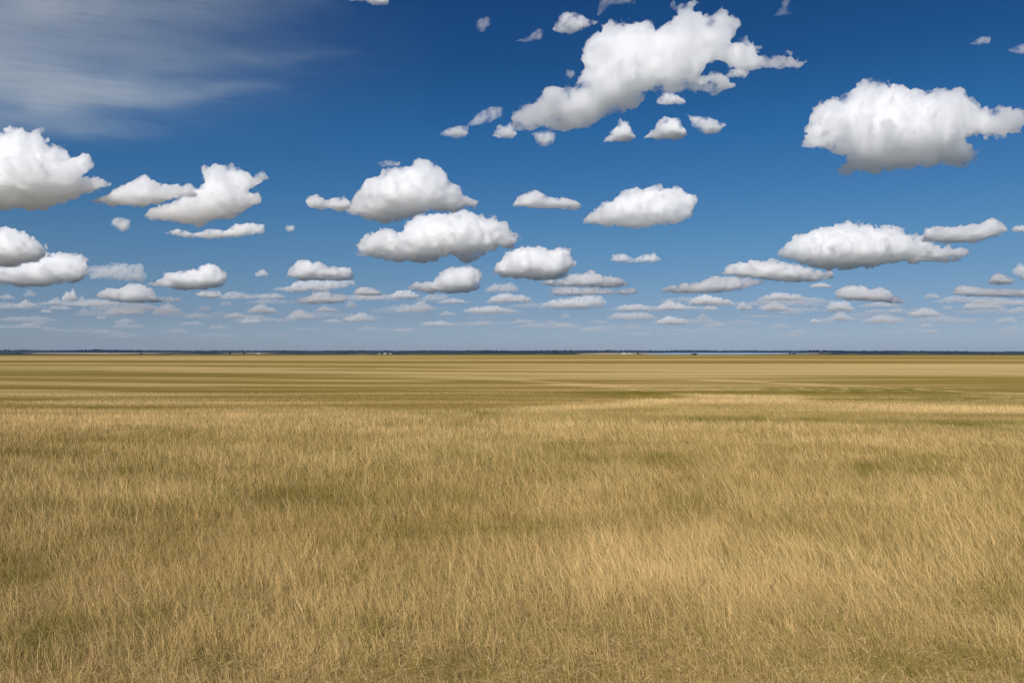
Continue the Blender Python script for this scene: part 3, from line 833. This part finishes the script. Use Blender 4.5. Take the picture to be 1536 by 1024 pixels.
    o = link(bpy.data.objects.new('grass', me)); o['kind'] = 'stuff'
grass()
# ------------------------------------------------------------------ beyond the rim of the field
VZ = -14.0
def at_px(px, d, z):
    """a point d metres ahead in the photo column px"""
    return Vector((ray(px, 527.5).x * d, d, z))
def dist_at(py):
    return (CAMH - VZ) * F / (py - 527.5)
def plain_mat(name, c, rough=.8, var=0.0, scale=.02):
    m = bpy.data.materials.new(name); m.use_nodes = True; n = m.node_tree
    b = n.nodes['Principled BSDF']; b.inputs['Base Color'].default_value = (*c, 1); b.inputs['Roughness'].default_value = rough
    b.inputs['Specular IOR Level'].default_value = .25
    if var:
        t = n.nodes.new('ShaderNodeTexCoord'); z = n.nodes.new('ShaderNodeTexNoise'); r = n.nodes.new('ShaderNodeValToRGB')
        z.inputs['Scale'].default_value = scale; z.inputs['Detail'].default_value = 6
        r.color_ramp.elements[0].position = .35; r.color_ramp.elements[1].position = .68
        r.color_ramp.elements[0].color = (*[x * (1 - var) for x in c], 1); r.color_ramp.elements[1].color = (*[min(1, x * (1 + var)) for x in c], 1)
        n.links.new(t.outputs['Object'], z.inputs['Vector']); n.links.new(z.outputs[0], r.inputs[0]); n.links.new(r.outputs[0], b.inputs['Base Color'])
    return m
M_LEAF = plain_mat('dark_leaves', (.020, .030, .024), .7, .5, .3)
M_BARK = plain_mat('bark', (.10, .08, .06))
M_FLAT = plain_mat('pale_dry_soil', (.42, .33, .21), .9, .45, .012)
M_WALL = plain_mat('whitewash', (.72, .70, .66), .7, .08, .5)
M_ROOF = plain_mat('grey_roof', (.33, .30, .28), .6, .15, .5)
M_DOOR = plain_mat('dark_door', (.06, .05, .05))
M_WATER = bpy.data.materials.new('still_water'); M_WATER.use_nodes = True
_b = M_WATER.node_tree.nodes['Principled BSDF']; _b.inputs['Base Color'].default_value = (.45, .52, .60, 1)
_b.inputs['Roughness'].default_value = .25; _b.inputs['IOR'].default_value = 1.33

def sheet(name, pts, z, mat, jag, seed, kind='structure', label=None):
    """flat patch of ground or water, outline in photo columns and rows, with a wandering edge"""
    r = random.Random(seed); P = []
    n = len(pts)
    for i in range(n):
        (ax, ay), (bx, by) = pts[i], pts[(i + 1) % n]
        k = max(2, int(abs(bx - ax) / 5))
        for j in range(k):
            t = j / k
            d = dist_at(ay + t * (by - ay)) * (1 + jag * r.uniform(-1, 1))
            P.append(at_px(ax + t * (bx - ax) + r.uniform(-1, 1) * 6 * jag, d, z))
    me = bpy.data.meshes.new(name); c = sum(P, Vector()) / len(P)
    me.from_pydata([p - c for p in P], [], [list(range(len(P)))]); me.materials.append(mat)
    if me.polygons[0].normal.z < 0: me.flip_normals()
    o = link(bpy.data.objects.new(name, me)); o.location = c
    return tag(o, label, kind=kind)
sheet('lake', [(958,530.6),(1000,529.2),(1060,528.95),(1180,529.3),(1187,529.9),(1240,530.4),(1180,531.0),(1080,531.9),(1000,532.0),(965,531.4)], VZ + .4, M_WATER, .01, 1)
sheet('dry_flat', [(862,531.0),(880,529.9),(905,529.3),(950,529.2),(1000,529.35),(1012,529.9),(965,530.4),(950,532.0),(905,532.0)], VZ + .25, M_FLAT, .04, 2)
sheet('dry_flat', [(28,529.8),(60,529.3),(120,529.0),(160,528.9),(230,529.2),(290,529.6),(235,530.4),(160,530.9),(60,530.5)], VZ + .25, M_FLAT, .05, 3)
sheet('dry_flat', [(320,530.0),(345,529.5),(385,529.3),(420,529.7),(390,530.5),(350,530.6)], VZ + .25, M_FLAT, .05, 4)
sheet('dry_flat', [(1190,529.9),(1230,529.5),(1250,529.9),(1215,530.3)], VZ + .3, M_FLAT, .03, 5)
sheet('dry_flat', [(508,531.6),(545,531.2),(560,531.5),(530,532.0)], VZ + .25, M_FLAT, .03, 6)

# low ridge 13 km off, wooded from end to end
def topline(px):
    y = np.interp(px, [-400, 0, 60, 100, 130, 145, 162, 210, 300, 560, 900, 1180, 1300, 1420, 1536, 1900],
                  [524.9, 524.6, 524.8, 524.6, 524.0, 523.5, 524.2, 524.9, 525.2, 525.3, 524.9, 525.2, 525.7, 526.4, 527.0, 527.4])
    return y
RD = 13000.0
def ridge():
    xs = np.linspace(-500, 2036, 500)
    V = []
    for px in xs:
        top = CAMH + (527.5 - topline(px)) / F * RD - 9 + 2 * math.sin(px * .11) * math.sin(px * .037)
        top = max(top, VZ + 2)
        for dy, k in ((-900, 0), (-500, .35), (-150, .85), (0, 1), (300, .9), (900, 0)):
            X = ray(px, 527.5).x * (RD + dy)
            V.append((X, RD + dy, VZ - .5 + (top - VZ + .5) * k))
    n = len(xs); i, j = np.meshgrid(np.arange(n - 1), np.arange(5), indexing='ij')
    b = i * 6 + j
    q = np.stack([b, b + 6, b + 7, b + 1], -1).reshape(-1, 4)
    me = mesh_np('hills', np.array(V, dtype=np.float32), q, 4, plain_mat('wooded_floor', (.018, .027, .024)), True)
    tag(link(bpy.data.objects.new('hills', me)), kind='structure')
ridge()
def wood():
    r = np.random.RandomState(5)
    # a rough crown: an icosahedron pushed about
    t = (1 + 5 ** .5) / 2
    ico = np.array([(-1,t,0),(1,t,0),(-1,-t,0),(1,-t,0),(0,-1,t),(0,1,t),(0,-1,-t),(0,1,-t),(t,0,-1),(t,0,1),(-t,0,-1),(-t,0,1)], dtype=np.float32) / 1.9
    fc = np.array([(0,11,5),(0,5,1),(0,1,7),(0,7,10),(0,10,11),(1,5,9),(5,11,4),(11,10,2),(10,7,6),(7,1,8),(3,9,4),(3,4,2),(3,2,6),(3,6,8),(3,8,9),(4,9,5),(2,4,11),(6,2,10),(8,6,7),(9,8,1)])
    N_ = 9000
    px = r.uniform(-480, 2016, N_); dy = r.uniform(-750, 120, N_)
    top = np.maximum(CAMH + (527.5 - topline(px)) / F * RD - 9, VZ + 2)
    k = np.interp(dy, [-900, -500, -150, 0, 300], [0, .35, .85, 1, .9])
    z = VZ + (top - VZ) * k
    s = r.uniform(4, 9, N_) * (1 + .9 * r.rand(N_) * (r.rand(N_) < .08)) * (1 + .3 * np.sin(px * .05) * np.sin(px * .013 + 1))
    x = (px - 768) / F / PC * (RD + dy)
    V = ico[None] * (1 + r.uniform(-.25, .25, (N_, 12, 1))) * s[:, None, None] * np.array([1.2, 1.2, .8])
    V = V + np.stack([x, RD + dy, z + s * .55], -1)[:, None]
    Fc = (fc[None] + (np.arange(N_) * 12)[:, None, None]).reshape(-1, 3)
    me = mesh_np('woodland', V.reshape(-1, 3), Fc, 3, M_LEAF)
    tag(link(bpy.data.objects.new('woodland', me)), kind='stuff')
wood()

def leafy(name, w_, h_, seed, mat, n=420, low=.0, leaf=.10):
    """leaf clumps through the volume of a lumpy crown, w_ wide and h_ tall"""
    r = np.random.RandomState(seed)
    lobes = [(r.uniform(-.30, .30), r.uniform(-.3, .3), r.uniform(.25, .62), r.uniform(.22, .38)) for _ in range(7)]
    V = []; Q = []
    while len(Q) < n:
        lx, ly, lz, lr = lobes[r.randint(7)]
        v = r.normal(size=3); v /= np.linalg.norm(v); v *= lr * r.uniform(.6, 1.05)
        c = np.array([(lx + v[0]) * w_, (ly + v[1]) * w_, max(low, (lz + v[2] * .9)) * h_])
        a = r.normal(size=3); a /= np.linalg.norm(a); b = np.cross(a, r.normal(size=3)); b /= np.linalg.norm(b)
        s = leaf * h_ * r.uniform(.6, 1.4); k = len(V)
        V += [c - a * s, c + b * s * .6, c + a * s, c - b * s * .6]; Q.append((k, k + 1, k + 2, k + 3))
    return mesh_np(name, np.array(V, dtype=np.float32), np.array(Q), 4, mat)
def field_z(x, y):
    return float(height(np.array([float(x)]), np.array([float(y)]))[0])
# the dark bush on the rim of the field
p = at_px(1041.5, 455, 0); b = link(bpy.data.objects.new('bush', leafy('bush', 3.6, 1.25, 4, M_LEAF, 700)))
b.location = (p.x, p.y, field_z(p.x, p.y) - .05)
tag(b, 'small dark rounded bush standing alone on the field edge in front of the pale lake', 'bush')
def tree(px, d, w_, h_, seed, label):
    p = at_px(px, d, VZ); e = link(bpy.data.objects.new('tree', None)); e.location = p
    tag(e, label, 'tree', 'dark trees scattered beyond the field')
    c = link(bpy.data.objects.new('crown', leafy('crown', w_, h_, seed, M_LEAF, 420, .15, .13))); c.parent = e
    V = []; n = 7
    for z, rr in ((-.3, .05), (.3, .035), (.65, .015)):
        for i in range(n):
            a = 2 * math.pi * i / n; V.append((math.cos(a) * rr * h_, math.sin(a) * rr * h_, z * h_))
    Q = [(k * n + i, k * n + (i + 1) % n, (k + 1) * n + (i + 1) % n, (k + 1) * n + i) for k in range(2) for i in range(n)]
    t = link(bpy.data.objects.new('trunk', mesh_np('trunk', np.array(V, dtype=np.float32), np.array(Q), 4, M_BARK))); t.parent = e
for a in [(1184.5, 5000, 16, 9, 1, 'dark tree at the right tip of the lake, left one of a close pair'),
          (1191, 5100, 20, 8, 2, 'dark tree at the right tip of the lake, right one of a close pair'),
          (848, 5600, 14, 9, 3, 'lone dark tree left of the pale dry flat by the lake'),
          (861, 5500, 26, 9, 5, 'wide dark tree at the left end of the pale dry flat by the lake'),
          (834, 5700, 12, 9, 6, 'smaller dark tree furthest left of those near the lakeside flat'),
          (28, 5600, 30, 10, 7, 'broad dark tree at the left end of the long tan flat near the left edge'),
          (212, 5600, 18, 9, 8, 'dark tree in front of the right end of the long tan flat on the left'),
          (345, 5700, 16, 10, 9, 'dark tree in front of the small tan flat right of the long one'),
          (366, 5900, 20, 9, 10, 'dark tree among the tan specks right of the small flat'),
          (598, 5600, 18, 8, 11, 'dark tree just right of the white farm buildings'),
          (1232, 5200, 18, 8, 12, 'dark tree right of the pair by the lake tip'),
          (1489, 5200, 22, 8, 13, 'dark tree far off near the right edge of the frame')]:
    tree(*a)
def barn(px, d, L_, W_, H_, rz, label):
    p = at_px(px, d, VZ); e = link(bpy.data.objects.new('farm_building', None)); e.location = p; e.rotation_euler = (0, 0, rz)
    tag(e, label, 'building', 'farm buildings beyond the field')
    l, w_ = L_ / 2, W_ / 2; hr = H_ + W_ * .28
    V = [(-l,-w_,-.5),(l,-w_,-.5),(l,w_,-.5),(-l,w_,-.5),(-l,-w_,H_),(l,-w_,H_),(l,w_,H_),(-l,w_,H_),(-l,0,hr),(l,0,hr)]
    Q = [(0,1,5,4),(2,3,7,6),(1,2,6,9,5),(3,0,4,8,7)]
    me = bpy.data.meshes.new('wall'); me.from_pydata(V, [], Q); me.materials.append(M_WALL)
    o = link(bpy.data.objects.new('wall', me)); o.parent = e
    o_ = .5; t = .25
    R = []; Qr = []
    for s in (-1, 1):
        k = len(R)
        R += [(-l-o_, s*(w_+o_), H_-.28*o_*2+.06), (l+o_, s*(w_+o_), H_-.28*o_*2+.06), (l+o_, 0, hr+.06), (-l-o_, 0, hr+.06)]
        R += [(x, y, z + t) for x, y, z in R[k:k+4]]
        Qr += [(k,k+1,k+2,k+3),(k+4,k+5,k+6,k+7),(k,k+1,k+5,k+4),(k+1,k+2,k+6,k+5),(k+3,k,k+4,k+7)]
    me = bpy.data.meshes.new('roof'); me.from_pydata(R, [], Qr); me.materials.append(M_ROOF)
    o = link(bpy.data.objects.new('roof', me)); o.parent = e
    me = bpy.data.meshes.new('door')
    me.from_pydata([(-1.5,-w_-.08,-.4),(1.5,-w_-.08,-.4),(1.5,-w_-.08,H_*.7),(-1.5,-w_-.08,H_*.7),(-1.5,-w_+.02,-.4),(1.5,-w_+.02,-.4),(1.5,-w_+.02,H_*.7),(-1.5,-w_+.02,H_*.7)], [],
                   [(0,1,2,3),(0,3,7,4),(1,5,6,2),(3,2,6,7)]); me.materials.append(M_DOOR)
    o = link(bpy.data.objects.new('door', me)); o.parent = e
for a in [(577.5, 5300, 18, 11, 5, .1, 'largest white farm building left of centre under the dark wood'),
          (569, 5500, 13, 8, 3.5, .3, 'low white shed just left of the largest farm building'),
          (586, 5600, 14, 8, 3.5, -.2, 'low pale shed just right of the largest farm building'),
          (936, 5400, 26, 12, 6, .05, 'white building on the pale lakeside flat, left one'),
          (946, 5600, 34, 14, 6, -.1, 'long white building on the pale lakeside flat, middle one'),
          (957, 5800, 14, 10, 6, .2, 'small white building on the pale lakeside flat beside the water'),
          (388, 5800, 22, 10, 5, .0, 'tiny pale building beside the small tan flat on the left')]:
    barn(*a)

# the air over the plain
me = bpy.data.meshes.new('haze')
a, z0, z1 = 17000.0, VZ - 2.5, 75.0
me.from_pydata([(x, y, z) for z in (z0, z1) for x, y in ((-a,-a),(a,-a),(a,a),(-a,a))], [],
               [(3,2,1,0),(4,5,6,7),(0,1,5,4),(1,2,6,5),(2,3,7,6),(3,0,4,7)])
hm = bpy.data.materials.new('pale_air'); hm.use_nodes = True; n = hm.node_tree; n.nodes.clear()
o = n.nodes.new('ShaderNodeOutputMaterial'); v = n.nodes.new('ShaderNodeVolumePrincipled')
v.inputs['Color'].default_value = (.42, .62, 1, 1); v.inputs['Density'].default_value = 1.3e-5; v.inputs['Anisotropy'].default_value = .2
n.links.new(v.outputs[0], o.inputs['Volume']); me.materials.append(hm)
if not globals().get('NO_HAZE'): tag(link(bpy.data.objects.new('haze', me)), kind='stuff')
